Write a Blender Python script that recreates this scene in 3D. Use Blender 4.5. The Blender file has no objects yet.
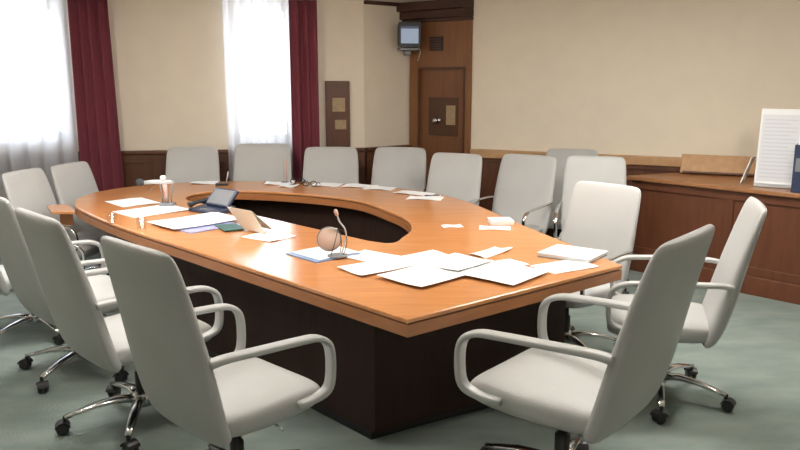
import bpy, bmesh, math, random
from mathutils import Vector, Matrix
random.seed(7)
sc = bpy.context.scene
COL = sc.collection
PI = math.pi

# ------------------------------------------------------------------ materials
def mat(name, color, rough=0.5, metal=0.0, coat=0.0, spec=0.5):
    m = bpy.data.materials.new(name); m.use_nodes = True
    b = m.node_tree.nodes['Principled BSDF']
    b.inputs['Base Color'].default_value = (*color, 1)
    b.inputs['Roughness'].default_value = rough
    b.inputs['Metallic'].default_value = metal
    b.inputs['Coat Weight'].default_value = coat
    b.inputs['Specular IOR Level'].default_value = spec
    return m

def noise_mat(name, c1, c2, scale=(1, 1, 1), nscale=5, rough=0.5, detail=4, bump=0.0, bscale=None, metal=0, coat=0, spec=0.5, lo=0.3, hi=0.7):
    m = mat(name, c1, rough, metal, coat, spec)
    nt = m.node_tree; b = nt.nodes['Principled BSDF']
    tc = nt.nodes.new('ShaderNodeTexCoord'); mp = nt.nodes.new('ShaderNodeMapping')
    mp.inputs['Scale'].default_value = scale
    nt.links.new(tc.outputs['Object'], mp.inputs['Vector'])
    n = nt.nodes.new('ShaderNodeTexNoise'); n.inputs['Scale'].default_value = nscale; n.inputs['Detail'].default_value = detail
    nt.links.new(mp.outputs['Vector'], n.inputs['Vector'])
    r = nt.nodes.new('ShaderNodeValToRGB')
    r.color_ramp.elements[0].position = lo; r.color_ramp.elements[1].position = hi
    r.color_ramp.elements[0].color = (*c1, 1); r.color_ramp.elements[1].color = (*c2, 1)
    nt.links.new(n.outputs['Fac'], r.inputs['Fac'])
    nt.links.new(r.outputs['Color'], b.inputs['Base Color'])
    if bump:
        bp = nt.nodes.new('ShaderNodeBump'); bp.inputs['Strength'].default_value = bump; bp.inputs['Distance'].default_value = 0.01
        if bscale:
            n2 = nt.nodes.new('ShaderNodeTexNoise'); n2.inputs['Scale'].default_value = bscale
            nt.links.new(tc.outputs['Object'], n2.inputs['Vector']); src = n2.outputs['Fac']
        else: src = n.outputs['Fac']
        nt.links.new(src, bp.inputs['Height']); nt.links.new(bp.outputs['Normal'], b.inputs['Normal'])
    return m

M = {}
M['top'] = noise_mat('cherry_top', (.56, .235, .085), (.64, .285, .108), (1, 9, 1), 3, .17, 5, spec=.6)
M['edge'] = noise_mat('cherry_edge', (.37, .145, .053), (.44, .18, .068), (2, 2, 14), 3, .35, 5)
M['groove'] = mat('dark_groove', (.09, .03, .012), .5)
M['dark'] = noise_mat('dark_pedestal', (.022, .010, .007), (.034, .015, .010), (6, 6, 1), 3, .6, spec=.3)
M['wain'] = noise_mat('walnut_panel', (.085, .030, .014), (.125, .046, .022), (6, 6, .8), 4, .4)
M['cap'] = noise_mat('lit_cap_wood', (.46, .27, .135), (.54, .33, .17), (8, 8, 8), 2, .38)  # light on the right wall cap and sloped board put into paler wood
M['counter'] = noise_mat('counter_top', (.30, .135, .056), (.38, .175, .076), (2, 9, 2), 3, .3)
M['cfront'] = noise_mat('counter_front', (.115, .038, .018), (.155, .054, .025), (6, 6, .8), 4, .4)
M['doorw'] = noise_mat('door_wood', (.20, .085, .032), (.26, .115, .045), (9, 9, .8), 3, .4)
M['doorl'] = noise_mat('door_leaf', (.17, .07, .028), (.215, .09, .037), (9, 9, .8), 3, .4)
M['doordark'] = mat('door_plate', (.09, .037, .018), .35)
M['cornice'] = noise_mat('cornice_wood', (.045, .018, .011), (.07, .026, .015), (3, 3, 6), 4, .5)
M['wall'] = noise_mat('cream_wall', (.79, .715, .59), (.82, .745, .615), (1, 1, 1), 6, .85, bump=.05, bscale=90)
M['ceil'] = mat('ceiling_paint', (.74, .71, .64), .9)
M['leather'] = noise_mat('white_leather', (.45, .455, .45), (.49, .495, .49), (1, 1, 1), 4, .46, bump=.10, bscale=160)
M['leather_arm'] = mat('white_arm_leather', (.48, .485, .48), .36)
M['chrome'] = mat('chrome', (.72, .72, .74), .13, 1)
M['dchrome'] = mat('brushed_chrome', (.55, .55, .57), .25, 1)
M['black'] = mat('black_plastic', (.018, .018, .020), .4)
M['grey'] = mat('grey_plastic', (.22, .23, .25), .4)
M['silver'] = mat('silver_plastic', (.62, .63, .65), .3, .3)
M['foam'] = mat('foam', (.05, .055, .065), .95)
M['paper'] = mat('paper', (.90, .91, .93), .7)
M['cream'] = mat('cream_card', (.74, .69, .60), .6)
M['white'] = mat('white_card', (.82, .83, .84), .5)
M['bluef'] = mat('blue_folder', (.20, .30, .50), .4)
M['purple'] = mat('lilac_folder', (.40, .42, .70), .4)
M['green'] = mat('green_folder', (.035, .12, .10), .45)
M['navy'] = mat('navy_cover', (.035, .05, .10), .3)
M['pink'] = mat('pinkish_stem', (.55, .36, .32), .35)
M['disc'] = mat('beige_disc', (.62, .45, .36), .5)
M['screen'] = None
M['skirt'] = noise_mat('baseboard_wood', (.13, .042, .02), (.17, .058, .028), (6, 6, 2), 3, .35)
M['winframe'] = mat('window_frame_paint', (.75, .75, .74), .5)
M['burg'] = noise_mat('burgundy_velvet', (.15, .026, .042), (.20, .038, .056), (30, 30, 2), 4, .85)
M['notice'] = noise_mat('aged_notice', (.34, .25, .14), (.44, .33, .20), (1, 1, 1), 30, .7)
M['print'] = mat('grey_print', (.70, .71, .75), .7); M['row'] = mat('print_row', (.58, .60, .66), .7)

def carpet():
    m = noise_mat('carpet', (.205, .255, .238), (.285, .335, .312), (1, 2.2, 1), 3, .95, 8, spec=.2)
    nt = m.node_tree; b = nt.nodes['Principled BSDF']
    tc = nt.nodes['Texture Coordinate']
    n = nt.nodes.new('ShaderNodeTexNoise'); n.inputs['Scale'].default_value = 140; n.inputs['Detail'].default_value = 3
    nt.links.new(tc.outputs['Object'], n.inputs['Vector'])
    bp = nt.nodes.new('ShaderNodeBump'); bp.inputs['Strength'].default_value = .5; bp.inputs['Distance'].default_value = .01
    nt.links.new(n.outputs['Fac'], bp.inputs['Height']); nt.links.new(bp.outputs['Normal'], b.inputs['Normal'])
    return m
M['carpet'] = carpet()

def sheer(name='sheer_voile', lo=.66):
    m = bpy.data.materials.new(name); m.use_nodes = True
    nt = m.node_tree; nt.nodes.clear()
    o = nt.nodes.new('ShaderNodeOutputMaterial'); mx = nt.nodes.new('ShaderNodeMixShader'); m2 = nt.nodes.new('ShaderNodeMixShader')
    t = nt.nodes.new('ShaderNodeBsdfTransparent'); tl = nt.nodes.new('ShaderNodeBsdfTranslucent'); d = nt.nodes.new('ShaderNodeBsdfDiffuse')
    t.inputs['Color'].default_value = (1, 1, 1, 1)
    tl.inputs['Color'].default_value = (.78, .78, .82, 1); d.inputs['Color'].default_value = (.72, .71, .74, 1)
    m2.inputs[0].default_value = .5
    nt.links.new(tl.outputs[0], m2.inputs[1]); nt.links.new(d.outputs[0], m2.inputs[2])
    lw = nt.nodes.new('ShaderNodeLayerWeight'); lw.inputs['Blend'].default_value = .5
    mr = nt.nodes.new('ShaderNodeMapRange'); mr.inputs['From Max'].default_value = .75; mr.inputs['To Min'].default_value = lo; mr.inputs['To Max'].default_value = .97
    nt.links.new(lw.outputs['Facing'], mr.inputs['Value']); nt.links.new(mr.outputs[0], mx.inputs[0])
    nt.links.new(t.outputs[0], mx.inputs[1]); nt.links.new(m2.outputs[0], mx.inputs[2])
    nt.links.new(mx.outputs[0], o.inputs['Surface'])
    return m
M['sheer'] = sheer(); M['sheer_dense'] = sheer('dense_voile', .82)

def clear(name, tint, fac=.18):
    m = bpy.data.materials.new(name); m.use_nodes = True
    nt = m.node_tree; nt.nodes.clear()
    o = nt.nodes.new('ShaderNodeOutputMaterial'); mx = nt.nodes.new('ShaderNodeMixShader')
    t = nt.nodes.new('ShaderNodeBsdfTransparent'); g = nt.nodes.new('ShaderNodeBsdfGlossy')
    t.inputs['Color'].default_value = (*tint, 1); g.inputs['Roughness'].default_value = .05
    mx.inputs[0].default_value = fac
    nt.links.new(t.outputs[0], mx.inputs[1]); nt.links.new(g.outputs[0], mx.inputs[2])
    nt.links.new(mx.outputs[0], o.inputs['Surface'])
    return m
M['glass'] = clear('window_glass', (.97, .98, .99), .06)
M['cup'] = clear('clear_tumbler', (.95, .94, .92), .07)

def emis(name, c, s):
    m = mat(name, (0.02, 0.02, 0.02), .3)
    b = m.node_tree.nodes['Principled BSDF']
    b.inputs['Emission Color'].default_value = (*c, 1); b.inputs['Emission Strength'].default_value = s
    return m
M['screen'] = emis('lit_screen', (.55, .66, .85), .42)
M['screen_dark'] = emis('lit_screen_bar', (.12, .16, .26), .3)
M['lamp'] = emis('added_panel_glow', (1, .93, .82), 3)  # glow of the added ceiling panels

# ------------------------------------------------------------------ mesh helpers
def link(name, me, m, parent=None, smooth=False, bevel=0, subsurf=0):
    o = bpy.data.objects.new(name, me); COL.objects.link(o)
    if m is not None: me.materials.append(m)
    if parent: o.parent = parent
    if smooth:
        for p in me.polygons: p.use_smooth = True
    if bevel:
        b = o.modifiers.new('bevel', 'BEVEL'); b.width = bevel; b.segments = 2; b.limit_method = 'ANGLE'
    if subsurf:
        s = o.modifiers.new('sub', 'SUBSURF'); s.levels = subsurf; s.render_levels = subsurf
    return o

def done(name, bm, m, parent=None, **k):
    bmesh.ops.recalc_face_normals(bm, faces=bm.faces[:])
    me = bpy.data.meshes.new(name); bm.to_mesh(me); bm.free()
    return link(name, me, m, parent, **k)

def add_box(bm, x0, x1, y0, y1, z0, z1, T=None):
    vs = [bm.verts.new((x, y, z)) for z in (z0, z1) for y in (y0, y1) for x in (x0, x1)]
    for f in ((0, 2, 3, 1), (4, 5, 7, 6), (0, 1, 5, 4), (2, 6, 7, 3), (0, 4, 6, 2), (1, 3, 7, 5)):
        bm.faces.new([vs[i] for i in f])
    if T is not None: bmesh.ops.transform(bm, matrix=T, verts=vs)
    return vs

def box(name, x0, x1, y0, y1, z0, z1, m, parent=None, T=None, **k):
    bm = bmesh.new(); add_box(bm, x0, x1, y0, y1, z0, z1, T)
    return done(name, bm, m, parent, **k)

def add_loft(bm, rings, cap=True, closed=False):
    R = [[bm.verts.new(p) for p in r] for r in rings]
    n = len(R[0]); L = len(R)
    for i in range(L if closed else L - 1):
        a, b = R[i], R[(i + 1) % L]
        for j in range(n):
            bm.faces.new((a[j], a[(j + 1) % n], b[(j + 1) % n], b[j]))
    if cap and not closed:
        bm.faces.new(R[0][::-1]); bm.faces.new(R[-1])
    return R

def superring(n, a, b, e=4.0):
    out = []
    for i in range(n):
        t = 2 * PI * (i + .5) / n
        c, s = math.cos(t), math.sin(t)
        out.append((a * math.copysign(abs(c) ** (2 / e), c), b * math.copysign(abs(s) ** (2 / e), s)))
    return out

def sweep_rings(path, a, b=None, e=2.0, n=10, up=Vector((1, 0, 0))):
    b = b or a
    P = [Vector(p) for p in path]; out = []
    for i, p in enumerate(P):
        t = (P[min(i + 1, len(P) - 1)] - P[max(i - 1, 0)]).normalized()
        u = up - t * up.dot(t)
        if u.length < 1e-4: u = Vector((0, 1, 0)) - t * t.y
        u.normalize(); w = t.cross(u)
        aa = a[i] if isinstance(a, (list, tuple)) else a
        bb = b[i] if isinstance(b, (list, tuple)) else b
        out.append([tuple(p + u * x + w * y) for x, y in superring(n, aa, bb, e)])
    return out

def add_tube(bm, path, r, n=8, up=Vector((1, 0, 0))):
    add_loft(bm, sweep_rings(path, r, r, 2, n, up))

def tube(name, path, r, m, parent=None, n=8, up=Vector((1, 0, 0)), **k):
    bm = bmesh.new(); add_tube(bm, path, r, n, up)
    return done(name, bm, m, parent, smooth=True, **k)

def add_lathe(bm, prof, n=20, T=None):
    rings = [[(r * math.cos(2 * PI * i / n), r * math.sin(2 * PI * i / n), z) for i in range(n)] for r, z in prof]
    R = add_loft(bm, rings)
    if T is not None: bmesh.ops.transform(bm, matrix=T, verts=[v for r in R for v in r])

def lathe(name, prof, m, parent=None, n=20, T=None, smooth=True, **k):
    bm = bmesh.new(); add_lathe(bm, prof, n, T)
    return done(name, bm, m, parent, smooth=smooth, **k)

def catmull(pts, per=8, closed=False):
    P = [Vector(p) for p in pts]; out = []; n = len(P)
    for i in range(n if closed else n - 1):
        g = (lambda k: P[k % n]) if closed else (lambda k: P[max(0, min(n - 1, k))])
        a, b, c, d = g(i - 1), g(i), g(i + 1), g(i + 2)
        for s in range(per):
            t = s / per
            out.append(.5 * ((2 * b) + (c - a) * t + (2 * a - 5 * b + 4 * c - d) * t * t + (3 * b - a - 3 * c + d) * t ** 3))
    if not closed: out.append(P[-1].copy())
    return out

def prism(name, pts, z0, z1, m, parent=None, **k):
    bm = bmesh.new()
    add_loft(bm, [[(p[0], p[1], z0) for p in pts], [(p[0], p[1], z1) for p in pts]])
    return done(name, bm, m, parent, **k)

def empty(name, loc, rz=0):
    o = bpy.data.objects.new(name, None); COL.objects.link(o); o.location = loc; o.rotation_euler = (0, 0, rz)
    o.empty_display_size = .1
    return o

def tag(o, label, cat, group=None):
    o['label'] = label; o['category'] = cat
    if group: o['group'] = group
    return o

def struct(o):
    o['kind'] = 'structure'; return o

def frame2(p, q):
    """local x along p->q, local y to the room side (right-hand normal flipped towards -), z up, origin p"""
    d = Vector((q[0] - p[0], q[1] - p[1], 0)); L = d.length; d.normalize()
    n = Vector((d.y, -d.x, 0))       # points into the room for walls listed left->right
    T = Matrix(((d.x, n.x, 0, p[0]), (d.y, n.y, 0, p[1]), (0, 0, 1, 0), (0, 0, 0, 1)))
    return T, L

# ------------------------------------------------------------------ room
H = 2.47
W0, W1, W2, W3, W4 = (-5.2, 7.27), (-.37, 7.98), (.12, 8.38), (.74, 7.85), (5.2, 5.77)
RB, LB = (5.2, -3.2), (-5.2, -3.2)
plan = [W0, W1, W2, W3, W4, RB, LB]
struct(prism('floor', plan, -.1, 0, M['carpet']))
struct(prism('ceiling', plan, H, H + .1, M['ceil']))
CAP = .985

def wall(name, p, q, holes=(), t=.28):
    T, L = frame2(p, q)
    bm = bmesh.new(); x = 0
    for (a, b, z0, z1) in sorted(holes):
        if a > x: add_box(bm, x, a, -t, 0, 0, H, T)
        add_box(bm, a, b, -t, 0, 0, z0, T)
        if z1 < H: add_box(bm, a, b, -t, 0, z1, H, T)
        x = b
    add_box(bm, x, L, -t, 0, 0, H, T)
    return struct(done(name, bm, M['wall']))

Tb, Lb = frame2(W0, W1)
def along(px):    # distance along the back wall met by a ray through an azimuth x/y = px
    d = Vector((W1[0] - W0[0], W1[1] - W0[1])).normalized()
    t = (px * W0[1] - W0[0]) / (d.x - px * d.y)
    return t
win = [(.45, along(-.436), 1.12, 2.40), (along(-.2165), along(-.142), 1.08, 2.40)]
wall('wall_back', W0, W1, win)
wall('wall_back_corner', W1, W2)
wall('wall_door', W2, W3)
wall('wall_right', W3, W4)
wall('wall_side_right', W4, RB)
wall('wall_front', RB, LB)
wall('wall_left', LB, W0)

# wainscot + cap + baseboard + crown on the visible walls
for nm, p, q, cutx in (('back', W0, W1, None), ('back_corner', W1, W2, None), ('right', W3, W4, None)):
    T, L = frame2(p, q)
    bm = bmesh.new(); add_box(bm, 0, L, 0, .03, .10, CAP - .04, T)
    n = max(1, round(L / .75))
    for i in range(n + 1):
        x = L * i / n
        add_box(bm, max(0, x - .05), min(L, x + .05), .03, .042, .10, CAP - .04, T)
    add_box(bm, 0, L, .03, .0415, CAP - .13, CAP - .04, T); add_box(bm, 0, L, .03, .0415, .10, .2, T)
    struct(done('trim_wainscot_' + nm, bm, M['wain'], bevel=.004))
    struct(box('trim_cap_' + nm, 0, L, 0, .065, CAP - .085 if nm == 'right' else CAP - .035, CAP, M['cap'] if nm == 'right' else M['wain'], T=T, bevel=.006))  # right cap gets the paler wood that carries its light
    struct(box('baseboard_' + nm, 0, L, 0, .05, 0, .11, M['skirt'], T=T, bevel=.005))
for nm, p, q in (('back_corner', W1, W2),):
    T, L = frame2(p, q)
    bm = bmesh.new(); add_box(bm, 0, L, 0, .03, H - .035, H, T); add_box(bm, 0, L, 0, .05, H - .015, H, T)
    struct(done('trim_crown_' + nm, bm, M['cornice'], bevel=.004))

# windows
for i, (a, b, z0, z1) in enumerate(win, 1):
    root = struct(empty('window_%d' % i, (0, 0, 0)))
    bm = bmesh.new(); f = .05
    add_box(bm, a, a + f, -.20, -.13, z0, z1, Tb); add_box(bm, b - f, b, -.20, -.13, z0, z1, Tb)
    add_box(bm, a + f, b - f, -.20, -.13, z0, z0 + f, Tb); add_box(bm, a + f, b - f, -.20, -.13, z1 - f, z1, Tb)
    if i == 1:
        c = (a + b) / 2; add_box(bm, c - .03, c + .03, -.20, -.13, z0 + f, z1 - f, Tb)
    done('window_frame', bm, M['winframe'], root, bevel=.004)
    box('pane', a + f, b - f, -.17, -.165, z0 + f, z1 - f, M['glass'], root, T=Tb)
    box('sill', a - .03, b + .03, -.13, .03, z0 - .03, z0, M['winframe'], root, T=Tb, bevel=.004)

# curtains
def drape(name, x0, x1, y, z0, z1, m, folds, amp, thick, spread=0.0, seed=1, T=Tb, nz=14):
    rnd = random.Random(seed); ph = [rnd.uniform(0, 6.28) for _ in range(4)]
    nx = max(24, int(folds * 10)); bm = bmesh.new(); g = []
    for j in range(nz + 1):
        v = j / nz; row = []
        for i in range(nx + 1):
            u = i / nx
            xx = x0 + (x1 - x0) * u
            xx += spread * (1 - v) * (u if spread > 0 else 1 - u)
            w = math.sin(2 * PI * folds * u + ph[0] + .5 * math.sin(3 * v + ph[1])) + .45 * math.sin(2 * PI * folds * .53 * u + ph[2] + 1.2 * v)
            row.append(bm.verts.new((xx + .3 * amp * math.sin(2 * PI * folds * u * 1.0 + ph[3]), y + amp * w * (.75 + .25 * (1 - v)), z0 + (z1 - z0) * v)))
        g.append(row)
    for j in range(nz):
        for i in range(nx):
            bm.faces.new((g[j][i], g[j][i + 1], g[j + 1][i + 1], g[j + 1][i]))
    bmesh.ops.transform(bm, matrix=T, verts=bm.verts[:])
    o = done(name, bm, m, None, smooth=True)
    if thick:
        s = o.modifiers.new('solid', 'SOLIDIFY'); s.thickness = thick; s.offset = 0
    return o

s1 = along(-.42); s1b = along(-.385)
tag(drape('sheer_curtain', .05, s1 + .02, .12, .03, H - .02, M['sheer_dense'], 13, .032, 0, seed=3), 'white sheer curtain covering the wide window at the left edge', 'curtain')
tag(drape('sheer_curtain', along(-.2245), along(-.1405), .12, .03, H - .02, M['sheer'], 6, .02, 0, seed=5), 'white sheer curtain over the narrow bright window behind the far chairs', 'curtain')
tag(drape('burgundy_curtain', along(-.413), along(-.364), .17, .03, H - .02, M['burg'], 4, .035, .006, seed=8, spread=.05), 'wide burgundy curtain hanging right of the left window', 'curtain')
tag(drape('burgundy_curtain', along(-.1415), along(-.107), .17, .03, H - .02, M['burg'], 3, .03, .006, seed=11), 'narrow burgundy curtain hanging right of the far bright window', 'curtain')

# dark notice board on the back wall
a0, a1 = along(-.097), along(-.0655)
nb = empty('notice_board', Tb @ Vector(((a0 + a1) / 2, 0, CAP)))
TbL = Matrix.Translation(-nb.location) @ Tb
tag(nb, 'tall dark brown wooden notice board on the wall beside the narrow burgundy curtain', 'notice board')
box('backboard', a0, a1, 0, .03, CAP + .01, 1.67, M['wain'], nb, T=TbL, bevel=.004)
am = (a0 + a1) / 2
up = box('notice', am - .055, am + .075, .03, .036, 1.36, 1.50, M['notice'], nb, T=TbL); up['label'] = 'upper, square aged notice'
lo = box('notice', am - .03, am + .085, .03, .036, 1.18, 1.275, M['notice'], nb, T=TbL); lo['label'] = 'lower, smaller aged notice'

# door wall
Td, Ld = frame2(W2, W3)
door = struct(empty('door_1', (0, 0, 0)))
bm = bmesh.new()
x0, x1 = .02, Ld - .01
dl, dr, dt = .155, Ld - .07, 1.80
add_box(bm, x0, dl, 0, .05, 0, H - .17, Td); add_box(bm, dr, x1, 0, .05, 0, H - .17, Td); add_box(bm, dl, dr, 0, .05, dt, H - .17, Td)
done('door_surround', bm, M['doorw'], door, bevel=.004)
bm = bmesh.new()
add_box(bm, dl - .01, dl + .008, .05, .062, 0, dt + .01, Td); add_box(bm, dr - .008, dr + .01, .05, .062, 0, dt + .01, Td); add_box(bm, dl + .008, dr - .008, .05, .062, dt - .012, dt + .012, Td)
done('door_trim', bm, M['doordark'], door)
leaf = box('door_leaf', dl, dr, 0, .03, 0, dt, M['doorl'], door, T=Td, bevel=.003)
dw = dr - dl
box('kick_panel', dl + .2 * dw, dl + .86 * dw, .03, .036, 1.10, 1.50, M['doordark'], leaf, T=Td, bevel=.002)
lathe('door_knob', [(.0, 0), (.035, .002), (.035, .008), (.014, .014), (.014, .035), (.03, .045), (.032, .06), (.02, .072), (0, .074)], M['dchrome'], leaf, n=16,
      T=Td @ Matrix.Translation((dl + .42 * dw, .036, 1.26)) @ Matrix.Rotation(-PI / 2, 4, 'X'))
nt_ = box('notice', dl + .60 * dw, dl + .80 * dw, .036, .04, 1.22, 1.42, M['notice'], leaf, T=Td)
v = box('vent_grille', .30, .47, .05, .065, 1.98, 2.12, M['black'], door, T=Td, bevel=.003)
bm = bmesh.new()
for k in range(5): add_box(bm, .31, .46, .065, .07, 1.993 + .025 * k, 2.005 + .025 * k, Td)
done('grille_slats', bm, M['doordark'], v)
bm = bmesh.new()
add_box(bm, -.05, Ld + .0, 0, .16, H - .17, H - .09, Td); add_box(bm, -.07, Ld + .0, 0, .20, H - .09, H, Td); add_box(bm, -.03, Ld, 0, .13, H - .20, H - .17, Td)
struct(done('trim_cornice', bm, M['cornice'], bevel=.008))

# corner monitor
TV = Vector((.085, 8.16, 2.14)); tv = empty('wall_monitor', TV, math.radians(8))
tag(tv, 'small boxy monitor with pale blue screen on the corner bracket left of the door', 'monitor')
bm = bmesh.new()
add_loft(bm, [[(x * s, y, z * s2 + dz) for x, z in superring(20, .115, .125, 7)] for y, s, s2, dz in ((-.10, 1, 1, 0), (-.02, 1, 1, 0), (.06, .8, .82, -.01), (.13, .55, .6, -.02))])
done('housing', bm, M['black'], tv, bevel=.004)
bm = bmesh.new(); add_box(bm, -.115, .115, -.115, -.10, .085, .125); add_box(bm, -.115, .115, -.115, -.10, -.125, -.09); add_box(bm, -.115, -.092, -.115, -.10, -.09, .085); add_box(bm, .092, .115, -.115, -.10, -.09, .085)
done('bezel', bm, M['black'], tv, bevel=.003)
scn = box('screen', -.092, .092, -.108, -.10, -.09, .085, M['screen'], tv)
box('menu_bar', -.092, .092, -.110, -.108, .058, .085, M['screen_dark'], scn)
bm = bmesh.new(); add_box(bm, -.10, .10, -.08, .10, -.155, -.135); add_box(bm, -.03, .03, .02, .12, -.20, -.155); add_box(bm, -.03, .03, .10, .14, -.20, .0); add_box(bm, -.05, .05, -.02, .04, -.136, -.12)
done('bracket', bm, M['grey'], tv, bevel=.003)
tube('cable', [(.115, .05, -.10), (.14, .05, -.17), (.12, .08, -.26), (.14, .10, -.20)], .006, M['silver'], tv, n=6)

# ------------------------------------------------------------------ built-in counter on the right
CZ = .85
c = empty('counter', (2.6, 6.3, 0)); Oc = Vector((2.6, 6.3, 0))
tag(c, 'long wooden counter with panelled front along the right wall', 'counter')
cp = [(2.0, 6.7), (3.75, 4.75), (4.7, 5.6), (4.7, 5.88), (2.52, 6.93)]
inset = [(2.07, 6.71), (3.76, 4.83), (4.66, 5.62), (4.66, 5.86), (2.53, 6.90)]
lp = lambda P: [(x - Oc.x, y - Oc.y) for x, y in P]
prism('worktop', lp(cp), CZ - .035, CZ, M['counter'], c, bevel=.008)
prism('carcass', lp(inset), 0, CZ - .035, M['cfront'], c)
Tf, Lf = frame2(inset[0], inset[1]); TfL = Matrix.Translation(-Oc) @ Tf
bm = bmesh.new()
add_box(bm, 0, Lf, 0, .018, CZ - .11, CZ - .035, TfL); add_box(bm, 0, Lf, 0, .018, .15, .22, TfL)
for xx in (0, .85, 1.7, Lf - .07): add_box(bm, xx, xx + .07, 0, .0175, .15, CZ - .035, TfL)
done('front_frame', bm, M['cfront'], c, bevel=.004)
box('plinth', 0, Lf, 0, .035, 0, .15, M['skirt'], c, T=TfL, bevel=.006)

Tr, Lr = frame2(W3, W4)
# sloped board leaning against the wall, resting on the counter
bd = empty('sloped_board', (2.86, 6.69, CZ), math.radians(-25))
tag(bd, 'sloping polished wooden board leaning on the wall at the back of the counter', 'board')
TB = Matrix.Rotation(math.radians(-28), 4, 'X')
box('panel', -.36, .36, -.012, .012, 0.006, .19, M['cap'], bd, T=TB, bevel=.004)  # brightness of the slope painted in with the paler cap wood
box('bottom_lip', -.34, .34, -.03, -.012, 0.002, .02, M['wain'], bd, T=TB, bevel=.003)

# leaning white card
cd = box('leaning_card', -.07, .07, -.004, .004, 0, .225, M['white'])
cd.location = (2.83, 6.24, CZ + .003); cd.rotation_euler = (math.radians(18), 0, math.radians(54))
tag(cd, 'small white card propped upright on the counter left of the framed chart', 'card')

# standing white framed chart
ch = empty('standing_chart', (2.945, 5.93, CZ), math.radians(-33))
tag(ch, 'large white framed chart leaning back on the counter near the right edge', 'chart')
TC = Matrix.Rotation(math.radians(-9), 4, 'X')
box('board', -.15, .15, 0, .02, 0.004, .62, M['white'], ch, T=TC, bevel=.003)
box('printed_sheet', -.135, .135, -.002, 0, .05, .575, M['print'], ch, T=TC)
bm = bmesh.new()
for k in range(16): add_box(bm, -.118, .118 - .05 * (k % 3 == 2), -.003, -.002, .08 + .03 * k, .087 + .03 * k, TC)
done('print_rows', bm, M['row'], ch)
bm = bmesh.new()
for k in range(2): add_box(bm, -.147, .147, -.012 - .006 * k, 0, .006 + .018 * k, .014 + .018 * k, TC)
done('bottom_rail', bm, M['silver'], ch)
bm = bmesh.new(); add_box(bm, -.02, .02, .02, .03, .25, .28, TC)
add_loft(bm, sweep_rings([(0, -.03 + .09, .27), (0, .2, .004)], .012, .006, 4, 8))
done('easel_strut', bm, M['grey'], ch)
# dark ring binders at the frame's edge
for k, (dx, m_, lab) in enumerate(((0, M['navy'], 'dark blue ring binder standing on the counter just right of the framed chart'),)):
    b_ = empty('ring_binder', (2.985, 5.675, CZ), math.radians(-33))
    tag(b_, lab, 'binder')
    bm = bmesh.new(); add_box(bm, -.035, -.031, 0, .18, 0, .36); add_box(bm, .031, .035, 0, .18, 0, .36); add_box(bm, -.031, .031, 0, .004, 0, .36)
    done('cover', bm, m_, b_, bevel=.002)
    box('pages', -.028, .028, .006, .175, .006, .345, M['paper'], b_)
    box('spine_label', -.02, .02, -.001, 0, .16, .26, M['grey'], b_)

# ------------------------------------------------------------------ conference table
TZ = .75
P_near, P_right = (.03, 2.92), (1.15, 3.82)
far_curve = catmull([(1.15, 3.82), (.82, 4.88), (.50, 5.95), (.10, 6.52), (-.42, 6.86), (-.95, 7.03), (-1.50, 7.08), (-1.95, 7.0), (-2.33, 6.79), (-2.56, 6.45), (-2.60, 6.10), (-2.49, 5.74), (-2.22, 5.34), (-1.75, 4.78), (-1.2, 4.21), (-.60, 3.58), (.03, 2.92)], 6)
outer = [Vector((p.x, p.y)) for p in (v.to_3d() if len(v) == 2 else v for v in far_curve)]
inner_c = catmull([(-.10, 4.36), (.02, 4.55), (.075, 4.82), (.03, 5.17), (-.10, 5.50), (-.33, 5.93), (-.70, 6.22), (-1.15, 6.42), (-1.52, 6.47), (-1.72, 6.28), (-1.70, 5.98), (-1.42, 5.70), (-1.06, 5.33), (-.55, 4.80)], 6, closed=True)
inner = [Vector((p.x, p.y)) for p in inner_c]
Oc2 = Vector((-.75, 5.05))
def resample_angle(loop, N, keep=()):
    """radial resampling about the table centre, keeping exact corner points"""
    L = [(p - Oc2) for p in loop]
    out = []
    for th in N:
        d = Vector((math.cos(th), math.sin(th))); best = None
        for i in range(len(L)):
            a, b = L[i], L[(i + 1) % len(L)]
            e = b - a; den = d.x * e.y - d.y * e.x
            if abs(den) < 1e-9: continue
            t = (a.x * e.y - a.y * e.x) / den; s = (a.x * d.y - a.y * d.x) / den
            if t > 0 and -1e-6 <= s <= 1 + 1e-6: best = max(best, t) if best else t
        out.append(d * best)
    return out
TH = [2 * PI * i / 180 for i in range(180)]
for cpt in (P_near, P_right):
    th = math.atan2(cpt[1] - Oc2.y, cpt[0] - Oc2.x) % (2 * PI)
    k = min(range(len(TH)), key=lambda i: abs(TH[i] - th)); TH[k] = th
OUT = resample_angle(outer, TH); INN = resample_angle(inner, TH)
def off(loop, d):
    n = len(loop); out = []
    for i in range(n):
        a, b, c_ = loop[i - 1], loop[i], loop[(i + 1) % n]
        n1 = Vector(((b - a).y, -(b - a).x)).normalized(); n2 = Vector(((c_ - b).y, -(c_ - b).x)).normalized()
        m_ = (n1 + n2); m_.normalize(); k = max(.5, m_.dot(n1))
        out.append(b + m_ * (d / k))
    return out      # d>0 grows a counter-clockwise loop
def ring(name, lo, li, z0, z1, m, parent, ro=0, **k):
    R = lambda L, z: [(p.x, p.y, z) for p in L]
    bm = bmesh.new()
    if ro:
        rings = [R(lo, z0), R(lo, z1 - ro), R(off(lo, -ro * .35), z1 - ro * .3), R(off(lo, -ro), z1), R(off(li, ro), z1), R(off(li, ro * .35), z1 - ro * .3), R(li, z1 - ro), R(li, z0)]
    else:
        rings = [R(lo, z0), R(lo, z1), R(li, z1), R(li, z0)]
    add_loft(bm, rings, closed=True)
    return done(name, bm, m, parent, **k)
tb = empty('conference_table', (Oc2.x, Oc2.y, 0))
tag(tb, 'large orange-brown ring-shaped conference table with an open centre, strewn with papers', 'table')
ring('tabletop', OUT, INN, TZ - .018, TZ, M['top'], tb, ro=.006)
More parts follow.
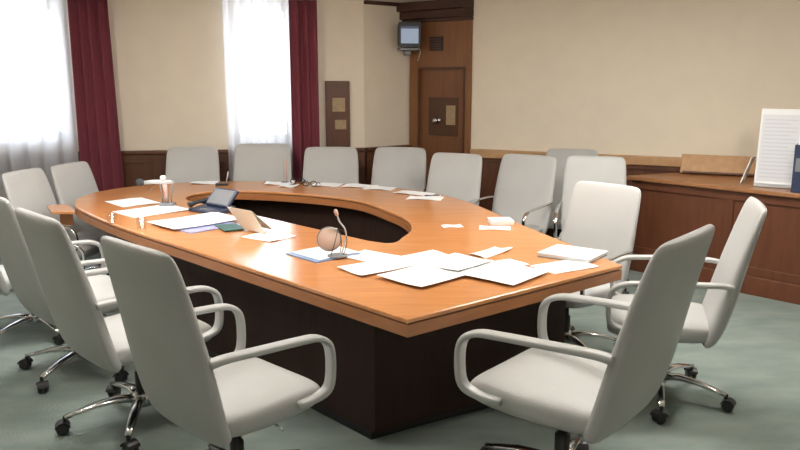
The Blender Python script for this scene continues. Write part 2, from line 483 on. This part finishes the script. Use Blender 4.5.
ring('shadow_groove', off(OUT, -.012), off(INN, .012), TZ - .026, TZ - .018, M['groove'], tb)
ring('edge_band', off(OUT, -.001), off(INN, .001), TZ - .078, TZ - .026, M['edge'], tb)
th_r = math.atan2(P_right[1] - Oc2.y, P_right[0] - Oc2.x)
pf = [.80 + .07 * max(0, math.cos(math.atan2(p.y, p.x) - th_r)) ** 8 for p in OUT]
ped_o = [p * f for p, f in zip(OUT, pf)]; ped_i = [p * 1.12 for p in INN]
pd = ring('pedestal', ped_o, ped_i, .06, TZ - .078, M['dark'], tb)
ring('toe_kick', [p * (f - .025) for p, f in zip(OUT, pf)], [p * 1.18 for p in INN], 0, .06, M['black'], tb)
# side flap at the far left end of the table
pl = [(-2.44, 5.62), (-2.53, 5.80), (-2.66, 5.98), (-2.78, 5.90), (-2.62, 5.62)]
fl = prism('end_flap', [(x - Oc2.x, y - Oc2.y) for x, y in pl], TZ - .055, TZ - .035, M['top'], tb, bevel=.003)
fl['label'] = 'small wooden flap projecting below the left end of the top'
prism('flap_bracket', [(-2.50 - Oc2.x, 5.72 - Oc2.y), (-2.54 - Oc2.x, 5.80 - Oc2.y), (-2.66 - Oc2.x, 5.86 - Oc2.y), (-2.62 - Oc2.x, 5.76 - Oc2.y)], TZ - .16, TZ - .055, M['edge'], fl)

# ------------------------------------------------------------------ chairs
def back_bm():
    prof = [(-.165, .355, .21, .02), (-.185, .365, .24, .035), (-.215, .415, .255, .040), (-.255, .53, .262, .042), (-.285, .65, .264, .038), (-.315, .77, .260, .032),
            (-.345, .88, .256, .027), (-.370, .965, .250, .023), (-.383, 1.005, .243, .021), (-.390, 1.026, .226, .017), (-.393, 1.036, .198, .010)]
    bm = bmesh.new(); rings = []
    for i, (y, z, w, t) in enumerate(prof):
        a = Vector(prof[max(0, i - 1)][:2]); b = Vector(prof[min(len(prof) - 1, i + 1)][:2])
        tg = (b - a).normalized(); nrm = Vector((-tg.y, tg.x))     # in (y,z): points backward
        r = []
        for x, q in superring(28, w, t, 3.6):
            cy = -.22 * (x * x) * (1 if z > .45 else .4) + .02      # wings come slightly forward
            r.append((x, y + nrm.x * q - cy * 1.0, z + nrm.y * q))
        rings.append(r)
    add_loft(bm, rings)
    return bm

def seat_bm():
    bm = bmesh.new(); rings = []
    for y, zt, zb, w in ((-.235, .455, .385, .20), (-.22, .470, .365, .232), (-.15, .476, .352, .248), (0, .482, .348, .258), (.12, .490, .352, .262), (.20, .488, .360, .258), (.245, .474, .372, .246), (.268, .452, .390, .225)):
        zc, h = (zt + zb) / 2, (zt - zb) / 2
        rings.append([(x, y, zc + q - (.012 * (1 - (x / .26) ** 2) if q > 0 else 0)) for x, q in superring(28, w, h, 3.4)])
    add_loft(bm, rings)
    return bm

def arm_path(s, dz=0):
    pts = [(s * .258, -.290, .668 + dz), (s * .270, -.225, .676 + dz), (s * .282, -.06, .672 + dz), (s * .285, .10, .664 + dz), (s * .285, .19, .654 + dz), (s * .285, .245, .618 + dz), (s * .285, .258, .54), (s * .283, .245, .46), (s * .272, .19, .430), (s * .258, .10, .425)]
    return catmull(pts, 4)

def make_chair(white=True):
    root = empty('conference_chair', (0, 0, 0))
    tag(root, 'x', 'chair', 'white leather swivel chairs around the conference table')
    done('seat', seat_bm(), M['leather'], root, smooth=True, subsurf=1)
    bk = done('backrest', back_bm(), M['leather'], root, smooth=True, subsurf=1)
    for s in (-1, 1):
        bm = bmesh.new()
        if white: add_loft(bm, sweep_rings(arm_path(s), .025, .012, 3.5, 12))
        else: add_loft(bm, sweep_rings(arm_path(s, -.022), .014, .008, 3, 10))
        a = done('armrest', bm, M['leather_arm'] if white else M['chrome'], root, smooth=True)
        if not white: a['label'] = 'chrome loop armrest'
    bm = bmesh.new(); add_box(bm, -.10, .10, -.13, .12, .345, .385); add_box(bm, -.07, .07, -.20, -.12, .355, .395); add_box(bm, -.05, .05, -.08, .06, .325, .345)
    mech = done('tilt_mechanism', bm, M['black'], root, bevel=.006)
    tube('lever', [(.09, .02, .365), (.20, .03, .36), (.25, .035, .345)], .006, M['chrome'], mech, n=8, up=Vector((0, 0, 1)))
    lathe('gas_column', [(.0, .09), (.028, .09), (.028, .24), (.018, .242), (.018, .345), (0, .345)], M['black'], root, n=14)
    base = lathe('swivel_base', [(0, .075), (.045, .078), (.05, .10), (.042, .135), (.03, .145), (0, .145)], M['chrome'], root, n=18)
    for k in range(5):
        R = Matrix.Rotation(2 * PI * k / 5, 4, 'Z')
        pth = [R @ Vector(p) for p in ((.03, 0, .112), (.11, 0, .122), (.20, 0, .112), (.28, 0, .092), (.335, 0, .078))]
        side = R @ Vector((0, 1, 0))
        bm = bmesh.new(); add_loft(bm, sweep_rings(pth, [.026, .024, .021, .018, .014], [.018, .015, .012, .010, .008], 3.2, 10, side))
        done('leg', bm, M['chrome'], base, smooth=True)
        ct = R @ Matrix.Translation((.335, 0, 0)) @ Matrix.Rotation(.9 * k + .4, 4, 'Z')
        bm = bmesh.new()
        for sy in (-1, 1):
            add_lathe(bm, [(0, -.011), (.022, -.011), (.028, -.005), (.028, .005), (.022, .011), (0, .011)], 16, ct @ Matrix.Translation((-.012, sy * .014, .028)) @ Matrix.Rotation(PI / 2, 4, 'X'))
        add_lathe(bm, [(0, .04), (.009, .04), (.009, .085), (0, .085)], 8, ct)
        rings = []
        for i in range(7):      # hood over the twin wheels
            an = math.radians(15 + 150 * i / 6)
            rings.append([tuple(ct @ Vector((-.012 + (.032 + q) * math.cos(an), x, .028 + (.032 + q) * math.sin(an)))) for x, q in ((-.028, -.002), (.028, -.002), (.028, .002), (-.028, .002))])
        add_loft(bm, rings)
        done('caster', bm, M['black'], base, smooth=False)
    return root

def clone(o, parent=None):
    c = o.copy(); COL.objects.link(c)
    if parent: c.parent = parent
    for ch_ in list(o.children): clone(ch_, c)
    return c

protoW = make_chair(True); protoC = make_chair(False)
usedW = usedC = False
def put(x, y, face, label, white=False, lift=0, spin=0, size=1, wide=1, deep=1):
    global usedW, usedC
    if white:
        r = clone(protoW) if usedW else protoW; usedW = True
    else:
        r = clone(protoC) if usedC else protoC; usedC = True
    CH.append((r, x, y, face, label, lift, spin, size, wide, deep))
CH = []
# x, y of the seat centre, facing angle in degrees from +X
put(-.66, 2.85, 47, 'white leather chair nearest the camera at lower left, its whole right arm loop showing', True, 0, 20, 1.10, .95, .88)
put(-1.30, 3.60, 45, 'white leather chair second from front on the left side, just behind the nearest left one', True, 0, 35, 1.08)
put(-1.86, 4.28, 44, 'white leather chair third from front on the left side, cut by the left edge', True, 0, 10, 1.06)
put(-2.46, 4.92, 40, 'white leather chair fourth along the left side, almost wholly cut off by the left edge', False, 0, 10)
put(.665, 2.89, 140, 'large white leather chair at lower right, seen from behind with one arm looping left', True, 0, 15, 1.13, 1.0)
put(1.40, 3.90, 163, 'white leather chair at right seen edge-on, behind the big lower right chair', True, 0, 38, 1.05)
put(-2.58, 5.83, -12, 'white leather chair with chrome arm, left of two under the sheer left window', False, 0, 0, .96)
put(-2.47, 6.38, -16, 'white leather chair beside the wide burgundy curtain, right of two under the left window', False, 0, 25, .95)
put(-1.99, 7.06, -84, 'white leather chair below plain wall, between the wide burgundy curtain and the far window', False, 0, 10)
put(-1.34, 7.12, -88, 'white leather chair on the far side directly in front of the narrow bright window', False, .03, 40, 1, 1.1)
put(-.69, 7.08, -92, 'white leather chair on the far side between the bright window and the notice board', False, 0, 30, 1, 1.06)
put(-.09, 7.06, -104, 'white leather chair on the far side below the wall monitor, left of the door', False, 0, 15, 1, 1.05)
put(.33, 6.48, -118, 'white leather chair on the far side in front of the wooden door', False, 0, 50)
put(.90, 6.38, -128, 'white leather chair right of the door, with chrome arms over the table edge', False, 0, 22, 1, 1.1)
put(1.50, 6.90, -112, 'white leather chair mostly hidden, only a sliver of back showing by the wall', False, 0, 22)
put(1.55, 6.00, -104, 'white leather chair by the right wall, directly behind the chair near the counter end', False, .02, 0)
put(1.04, 4.57, -138, 'white leather chair on the right side of the table in front of the counter end', False, 0, 12)
for r, x, y, face, label, lift, spin, size, wide, deep in CH:
    r.location = (x, y, 0); r.rotation_euler = (0, 0, math.radians(face - 90)); r['label'] = label; r.scale = (size * wide, size * deep, size)
    for chd in r.children:
        if chd.name.startswith('swivel_base'): chd.rotation_euler = (0, 0, math.radians(spin))
        elif chd.name.startswith('gas_column'): chd.scale = (1, 1, (.345 + lift) / .345)
        else: chd.location = (0, 0, lift)

# ------------------------------------------------------------------ things on the table
level = {}
def sheet(x, y, yaw, w, d, label, h=.0012, z=0, m=None, seed=0, curl=.004, name='paper_sheet', cat='paper', group='papers on the conference table', tilt=0):
    rnd = random.Random(seed * 13 + 5); ph = rnd.uniform(0, 6); kx = rnd.uniform(2, 4); k2 = rnd.uniform(-1, 1)
    nx, ny = 6, 8; bm = bmesh.new(); top = []; bot = []
    for j in range(ny + 1):
        rt, rb = [], []
        for i in range(nx + 1):
            u, v = i / nx - .5, j / ny - .5
            zz = curl * (.5 + .5 * math.sin(kx * u * 2 + 2.2 * k2 * v + ph)) * (abs(u) + abs(v)) * 1.6
            rt.append(bm.verts.new((u * w, v * d, zz + h))); rb.append(bm.verts.new((u * w, v * d, zz)))
        top.append(rt); bot.append(rb)
    for j in range(ny):
        for i in range(nx):
            bm.faces.new((top[j][i], top[j][i + 1], top[j + 1][i + 1], top[j + 1][i])); bm.faces.new((bot[j][i], bot[j + 1][i], bot[j + 1][i + 1], bot[j][i + 1]))
    for j in range(ny):
        bm.faces.new((top[j][0], top[j + 1][0], bot[j + 1][0], bot[j][0])); bm.faces.new((top[j][nx], bot[j][nx], bot[j + 1][nx], top[j + 1][nx]))
    for i in range(nx):
        bm.faces.new((top[0][i], bot[0][i], bot[0][i + 1], top[0][i + 1])); bm.faces.new((top[ny][i], top[ny][i + 1], bot[ny][i + 1], bot[ny][i]))
    o = done(name, bm, m or M['paper'])
    o.location = (x, y, TZ + .0005 + z); o.rotation_euler = (0, tilt, math.radians(yaw))
    return tag(o, label, cat, group)
A = .21, .297
# left cluster
sheet(-2.08, 5.84, 42, .30, .36, 'white paper farthest left on the table, left of the table microphone', seed=1)
sheet(-1.80, 5.44, 45, .44, .34, 'white paper in front of the table microphone base', h=.003, seed=2)
# folders under the third left pile
sheet(-1.26, 4.845, 47, .38, .25, 'lilac-blue folder under the papers near the propped cream card', z=0, h=.006, m=M['purple'], seed=3, curl=0, name='document_folder', cat='folder', group='folders on the conference table')
sheet(-1.09, 4.79, 30, .14, .22, 'dark green folder sticking out beside the cream card foot', z=.0065, h=.005, m=M['green'], seed=4, curl=0, name='document_folder', cat='folder', group='folders on the conference table')
sheet(-1.36, 4.985, 45, .52, .36, 'large white paper on the lilac folder below the navy telephone', z=.013, h=.003, seed=5)
sheet(-.80, 4.53, 52, .21, .26, 'white paper lying just right of the propped cream card', seed=6)
# middle cluster
sheet(-.42, 4.06, 42, .30, .28, 'blue folder under the wire microphone stand', h=.006, m=M['bluef'], seed=7, curl=0, name='document_folder', cat='folder', group='folders on the conference table')
sheet(-.405, 4.085, 42, .28, .25, 'white paper on the blue folder by the wire microphone stand', z=.0065, seed=8)
sheet(-.13, 3.98, 52, .21, .34, 'white paper behind the main pile, right of the wire microphone stand', z=0, seed=9)
sheet(-.11, 3.76, -52, .22, .36, 'white paper at the left front of the main pile, by the blue folder', z=.006, seed=10)
sheet(.13, 3.95, -52, .22, .30, 'white paper at the back of the main pile, nearest the open centre', z=.006, seed=11)
sheet(.11, 3.565, -44, .30, .34, 'white paper nearest the camera in the main pile, tip towards near table corner', z=.012, seed=12)
sheet(.29, 3.80, -42, .25, .30, 'white paper in the middle of the main pile', z=.018, seed=13)
sheet(.50, 3.62, -40, .34, .34, 'white paper at the right end of the main pile, above the table front edge', z=.012, seed=14)
sheet(.52, 3.80, -60, .16, .24, 'narrow white paper at the back right of the main pile', z=.006, seed=15)
sheet(.50, 4.10, -42, .12, .26, 'lone narrow white paper behind the main pile, left of the booklet', seed=16, curl=.012)
sheet(.34, 4.86, 10, .13, .09, 'tiny white slip alone near the tip of the open centre', seed=17)
sheet(.61, 4.80, -8, .20, .12, 'white slip in front of the small note pad by the right edge', seed=18)
# booklet at right
bk = empty('thick_booklet', (.94, 4.03, TZ + .0005), math.radians(-36))
tag(bk, 'thick white booklet near the right corner of the table', 'booklet')
box('pages', -.145, .145, -.125, .125, .002, .020, M['paper'], bk, bevel=.004)
box('cover', -.15, .15, -.13, .13, .020, .0225, M['white'], bk); box('back_cover', -.15, .15, -.13, .13, 0, .002, M['grey'], bk)
sheet(.845, 3.785, -60, .19, .30, 'printed white paper in front of the thick booklet at the right corner', seed=19, h=.003, curl=.001)
npd = empty('note_pad', (.67, 4.96, TZ + .0005), math.radians(5))
tag(npd, 'small thick white note pad near the right table edge', 'pad')
box('pages', -.075, .075, -.06, .06, 0, .03, M['paper'], npd, bevel=.003); box('top_leaf', -.08, .07, -.055, .065, .030, .032, M['white'], npd)
# far side
far = [(-1.80, 6.93, 5, .24, .14, 'white paper on the far table edge by the chair left of the far window'),
       (-1.10, 6.90, 4, .26, .20, 'white paper before the burgundy-curtain chair, leftmost of its pair'),
       (-.99, 6.72, -12, .15, .12, 'small white slip in front of the dark spectacles on the far side'),
       (-.66, 6.80, -8, .26, .20, 'white paper before the chair in front of the notice board, right of the dark spectacles'),
       (-.36, 6.72, -14, .30, .18, 'white paper before the chair below the wall monitor, left of two'),
       (-.18, 6.58, -18, .26, .17, 'white paper before the chair below the wall monitor, right of two'),
       (.12, 6.28, -30, .32, .15, 'white paper before the chair at the door, farther of two'),
       (.20, 6.02, -14, .28, .16, 'white paper before the chair at the door, nearer of two')]
for i, (x, y, yw, w, d, lab) in enumerate(far): sheet(x, y, yw, w, d, lab, seed=30 + i, h=.004, curl=.008)
# cream card propped as a tent on the left pile
cc = empty('propped_card', (-.93, 4.66, TZ + .013))
tag(cc, 'cream card propped up and leaning left beside the navy telephone', 'card')
def leaf(name, b0, b1, t0, t1, h, m):
    o_ = Vector((-.93, 4.66)); e_ = Vector((.0018, .0018))
    lo_, hi_ = [Vector(b0) - o_, Vector(b1) - o_], [Vector(t0) - o_, Vector(t1) - o_]
    bm = bmesh.new()
    add_loft(bm, [[(lo_[0].x, lo_[0].y, 0), (lo_[1].x, lo_[1].y, 0), (lo_[1].x + e_.x, lo_[1].y + e_.y, 0), (lo_[0].x + e_.x, lo_[0].y + e_.y, 0)],
                  [(hi_[0].x, hi_[0].y, h), (hi_[1].x, hi_[1].y, h), (hi_[1].x + e_.x, hi_[1].y + e_.y, h), (hi_[0].x + e_.x, hi_[0].y + e_.y, h)]])
    return done(name, bm, m, cc)
leaf('front_leaf', (-.99, 4.71), (-.82, 4.555), (-1.10, 4.76), (-.915, 4.59), .135, M['cream'])
leaf('rear_leaf', (-.985, 4.86), (-.80, 4.69), (-1.097, 4.763), (-.912, 4.593), .135, M['cream'])
# navy telephone with raised display
tp = empty('desk_telephone', (-1.36, 5.42, TZ + .0005), math.radians(-40))
tag(tp, 'dark navy telephone with tilted pale display, on the table left of the cream card', 'telephone')
bm = bmesh.new(); add_loft(bm, [[(-.15, -.10, 0), (.15, -.10, 0), (.15, .10, 0), (-.15, .10, 0)], [(-.15, -.10, .02), (.15, -.10, .02), (.15, .10, .045), (-.15, .10, .045)]])
done('body', bm, M['navy'], tp, bevel=.006)
TT = Matrix.Translation((.03, .02, .04)) @ Matrix.Rotation(math.radians(48), 4, 'X')
hd = box('display_housing', -.13, .13, 0, .15, -.012, .012, M['navy'], tp, T=TT, bevel=.005)
box('display', -.115, .115, .012, .138, .012, .014, M['grey'], hd, T=TT)
bm = bmesh.new()
for i in range(4):
    for j in range(3): add_box(bm, -.03 + .03 * i, -.012 + .03 * i, -.085 + .025 * j, -.07 + .025 * j, .018, .03)
done('keypad', bm, M['grey'], tp)
bm = bmesh.new(); add_loft(bm, sweep_rings([(-.115, -.11, .05), (-.115, -.06, .062), (-.115, .03, .07), (-.115, .08, .075)], [.026, .018, .018, .026], [.02, .013, .013, .02], 3, 10))
done('handset', bm, M['black'], tp, smooth=True)

# table microphone with horizontal boom
mc = empty('table_microphone', (-1.755, 5.66, TZ + .006), math.radians(6))
tag(mc, 'table microphone with horizontal white boom and dark foam tip, among left papers', 'microphone')
box('base', -.055, .055, -.04, .04, 0, .022, M['grey'], mc, bevel=.005)
bm = bmesh.new(); add_loft(bm, sweep_rings([(-.005, 0, .02), (-.005, 0, .10), (-.012, 0, .165)], [.017, .015, .019], [.010, .010, .012], 3, 12)); done('stem', bm, M['pink'], mc, smooth=True)
bm = bmesh.new(); add_tube(bm, [(-.030, -.01, .02), (-.036, -.01, .10), (-.045, -.01, .17)], .004); add_tube(bm, [(.036, -.01, .02), (.036, -.01, .08), (.05, -.01, .13), (.04, -.01, .16), (0, -.01, .185)], .004, up=Vector((0, 1, 0))); done('support_wires', bm, M['grey'], mc, smooth=True)
bm = bmesh.new(); add_loft(bm, sweep_rings([(-.16, 0, .175), (-.10, 0, .18), (.03, 0, .178), (.055, 0, .172)], [.013, .016, .016, .010], None, 3, 12, Vector((0, 1, 0)))); done('boom', bm, M['silver'], mc, smooth=True)
lathe('windshield', [(0, -.03), (.017, -.028), (.027, -.012), (.028, .006), (.02, .024), (0, .03)], M['foam'], mc, n=16, T=Matrix.Translation((-.19, 0, .178)) @ Matrix.Rotation(PI / 2, 4, 'Y'))
lathe('boom_knob', [(0, 0), (.02, 0), (.024, .02), (.018, .036), (0, .04)], M['white'], mc, n=14, T=Matrix.Translation((-.02, 0, .19)))
tube('cable', [(-.06, 0, .165), (-.11, 0, .13), (-.13, .0, .09)], .002, M['grey'], mc, n=6)

# wire microphone stand with round beige disc
ms = empty('gooseneck_microphone', (-.335, 3.985, TZ + .008), 0)
tag(ms, 'gooseneck microphone with round beige disc and thin wire stand on the blue folder', 'microphone')
lathe('base', [(0, 0), (.055, 0), (.055, .008), (.02, .016), (0, .016)], M['grey'], ms, n=20)
bm = bmesh.new()
for pts in ([(-.035, -.02, .01), (-.015, -.02, .07), (.0, 0, .135)], [(.03, -.02, .01), (.05, -.01, .07), (.04, 0, .13), (0, 0, .15)], [(.01, .03, .01), (.02, .02, .08), (.01, 0, .14)]):
    add_tube(bm, catmull(pts, 5), .0022, 6)
done('wire_stand', bm, M['black'], ms, smooth=True)
tube('gooseneck', catmull([(.02, 0, .01), (.045, 0, .10), (.04, 0, .15), (.012, 0, .19), (0, 0, .225)], 5), .0045, M['silver'], ms, n=8, up=Vector((0, 1, 0)))
lathe('capsule', [(0, 0), (.008, 0), (.011, .012), (.010, .032), (0, .038)], M['pink'], ms, n=12, T=Matrix.Translation((0, 0, .222)) @ Matrix.Rotation(-.3, 4, 'Y'))
TD = Matrix.Translation((-.045, .0, .095)) @ Matrix.Rotation(math.radians(78), 4, 'X')
lathe('disc', [(0, -.004), (.058, -.004), (.061, 0), (.058, .004), (0, .004)], M['disc'], ms, n=32, T=TD)
bm = bmesh.new(); add_loft(bm, [[tuple(TD @ Vector(((.064 + .003 * math.cos(b)) * math.cos(a), (.064 + .003 * math.cos(b)) * math.sin(a), .003 * math.sin(b)))) for b in [2 * PI * k / 6 for k in range(6)]] for a in [2 * PI * k / 32 for k in range(32)]], closed=True)
done('disc_rim', bm, M['grey'], ms, smooth=True)
tube('disc_clip', [(.0, .0, .15), (-.03, 0, .155), (-.05, 0, .15)], .004, M['silver'], ms, n=6, up=Vector((0, 0, 1)))

# clear tumblers
for x, y, lab in ((-1.91, 4.95, 'clear plastic tumbler on the left table edge, farther of two'), (-1.66, 4.79, 'clear plastic tumbler on the left table edge, nearer of two')):
    g = lathe('clear_tumbler', [(0, 0), (.028, 0), (.036, .075), (.0345, .075), (.027, .004), (0, .004)], M['cup'], n=24)
    g.location = (x, y, TZ + .0005); tag(g, lab, 'cup', 'clear tumblers')

# dark spectacles and pens on the far side
for x, y, rz, lab in ((-.93, 6.85, 10, 'dark spectacles lying open on the far papers, left of the notice board'), (-.80, 6.68, -10, 'thin-framed spectacles lying in front of the other pair on the far side')):
    s = empty('spectacles', (x, y, TZ + .006), math.radians(rz)); tag(s, lab, 'spectacles', 'spectacles on the far side')
    bm = bmesh.new()
    for sx in (-.036, .036):
        add_loft(bm, [[(sx + (.028 + .004 * math.cos(b)) * math.cos(a), .0 + .004 * math.sin(b), .026 + (.022 + .004 * math.cos(b)) * math.sin(a)) for b in [2 * PI * k / 6 for k in range(6)]] for a in [2 * PI * k / 20 for k in range(20)]], closed=True)
    add_tube(bm, [(-.01, 0, .032), (0, -.003, .035), (.01, 0, .032)], .004, 6, Vector((0, 0, 1)))
    done('frame', bm, M['black'], s, smooth=True)
    for sx in (-1, 1): tube('temple', [(sx * .066, 0, .03), (sx * .066, .08, .025), (sx * .06, .12, .004)], .0035, M['black'], s, n=6)
pn = empty('pen', (.26, 6.10, TZ + .012), math.radians(-8)); tag(pn, 'dark pen lying on the far papers by the door chair', 'pen')
bm = bmesh.new(); add_tube(bm, [(-.06, 0, 0), (.06, 0, 0)], .006, 8, Vector((0, 0, 1))); done('barrel', bm, M['black'], pn, smooth=True)
bm = bmesh.new(); add_loft(bm, sweep_rings([(.06, 0, 0), (.075, 0, 0)], [.006, .0015], None, 2, 8, Vector((0, 0, 1)))); done('tip', bm, M['chrome'], pn, smooth=True)
# small microphone and place card by the left far chair
m3 = empty('small_microphone', (-1.60, 6.80, TZ + .0005), 0); tag(m3, 'small dark microphone with upright white tip on far edge, left of the far window', 'microphone')
bm = bmesh.new(); add_box(bm, -.06, .05, -.03, .03, 0, .02); done('base', bm, M['black'], m3, bevel=.006)
tube('stem', [(.03, 0, .018), (.045, 0, .07), (.055, 0, .125)], .006, M['silver'], m3, up=Vector((0, 1, 0)))
m4 = empty('small_microphone', (-1.06, 6.965, TZ + .0005), 0); tag(m4, 'slim pinkish twin-stem microphone standing between the two far chairs before the narrow burgundy curtain', 'microphone')
lathe('base', [(0, 0), (.04, 0), (.04, .012), (0, .016)], M['grey'], m4)
bm = bmesh.new(); add_tube(bm, [(-.012, 0, .012), (-.012, 0, .12), (-.006, 0, .21)], .006); add_tube(bm, [(.014, 0, .012), (.014, 0, .12), (.02, 0, .22)], .006); done('stems', bm, M['pink'], m4, smooth=True)

# ------------------------------------------------------------------ light
w = bpy.data.worlds.new('sky'); sc.world = w; w.use_nodes = True
bg = w.node_tree.nodes['Background']; bg.inputs['Color'].default_value = (.86, .93, 1, 1); bg.inputs['Strength'].default_value = 10.0

def area(name, loc, sx, sy, power, color, rot=(0, 0, 0)):
    l = bpy.data.lights.new(name, 'AREA'); l.shape = 'RECTANGLE'; l.size = sx; l.size_y = sy; l.energy = power; l.color = color
    o = bpy.data.objects.new(name, l); COL.objects.link(o); o.location = loc; o.rotation_euler = rot
    return o
M['globe'] = emis('fill_globe_glow', (1, .95, .88), 56)  # glow of the added fill globes
M['lamp'].node_tree.nodes['Principled BSDF'].inputs['Emission Strength'].default_value = 1
for i, (x, y) in enumerate(((-1.9, 4.7), (1.5, 4.7))):  # unseen panels, added to light the table and far chairs
    t = empty('added_ceiling_light', (x, y, H)); tag(t, 'unseen flat rectangular ceiling light panel added to light the table, ' + ('window side', 'counter side')[i], 'fill light', 'added ceiling light panels')
    bm = bmesh.new(); add_box(bm, -.62, .62, -.32, -.29, -.05, 0); add_box(bm, -.62, .62, .29, .32, -.05, 0); add_box(bm, -.62, -.59, -.29, .29, -.05, 0); add_box(bm, .59, .62, -.29, .29, -.05, 0)
    done('frame', bm, M['winframe'], t); box('diffuser', -.59, .59, -.29, .29, -.02, -.01, M['lamp'], t)
    area('lamp', (x, y, H - .06), 1.15, .55, 45, (1, .96, .89))
for i, (x, y) in enumerate(((-2.2, 3.3), (0, 3.5), (2.4, 3.7), (.3, -1.2))):  # unseen globes, added to brighten the walls and chair backs
    t = empty('fill_globe', (x, y, H)); tag(t, 'unseen round globe lamp added under the ceiling as fill light, ' + ('window side', 'over the near table corner', 'counter side', 'behind the near chairs')[i], 'fill light', 'added fill globes')
    lathe('ceiling_rose', [(0, -.02), (.06, -.02), (.05, 0), (0, 0)], M['winframe'], t)
    lathe('globe', [(.001, -.30)] + [(.14 * math.sin(a), -.16 - .14 * math.cos(a)) for a in [PI * k / 12 for k in range(1, 12)]] + [(.001, -.02)], M['globe'], t)
# the sky's light at each window (portals only guide sampling of the world)
for (a, b, z0, z1) in win:
    p = Tb @ Vector(((a + b) / 2, -.30, (z0 + z1) / 2))
    ang = math.atan2(W1[1] - W0[1], W1[0] - W0[0])
    o = area('window_portal', p, b - a, z1 - z0, 1, (1, 1, 1), (-PI / 2, 0, ang)); o.data.cycles.is_portal = True

# ------------------------------------------------------------------ camera
cam = bpy.data.cameras.new('camera'); co = bpy.data.objects.new('camera', cam); COL.objects.link(co)
F, YH = 760, 78
cam.sensor_width = 36; cam.lens = F / 800 * 36
co.location = (0, 0, 1.7); co.rotation_euler = (PI / 2 - math.atan((225 - YH) / F), 0, 0)
sc.camera = co
vs = sc.view_settings; vs.view_transform = 'Standard'; vs.look = 'None'; vs.gamma = 1; vs.exposure = 0.12; vs.use_curve_mapping = False
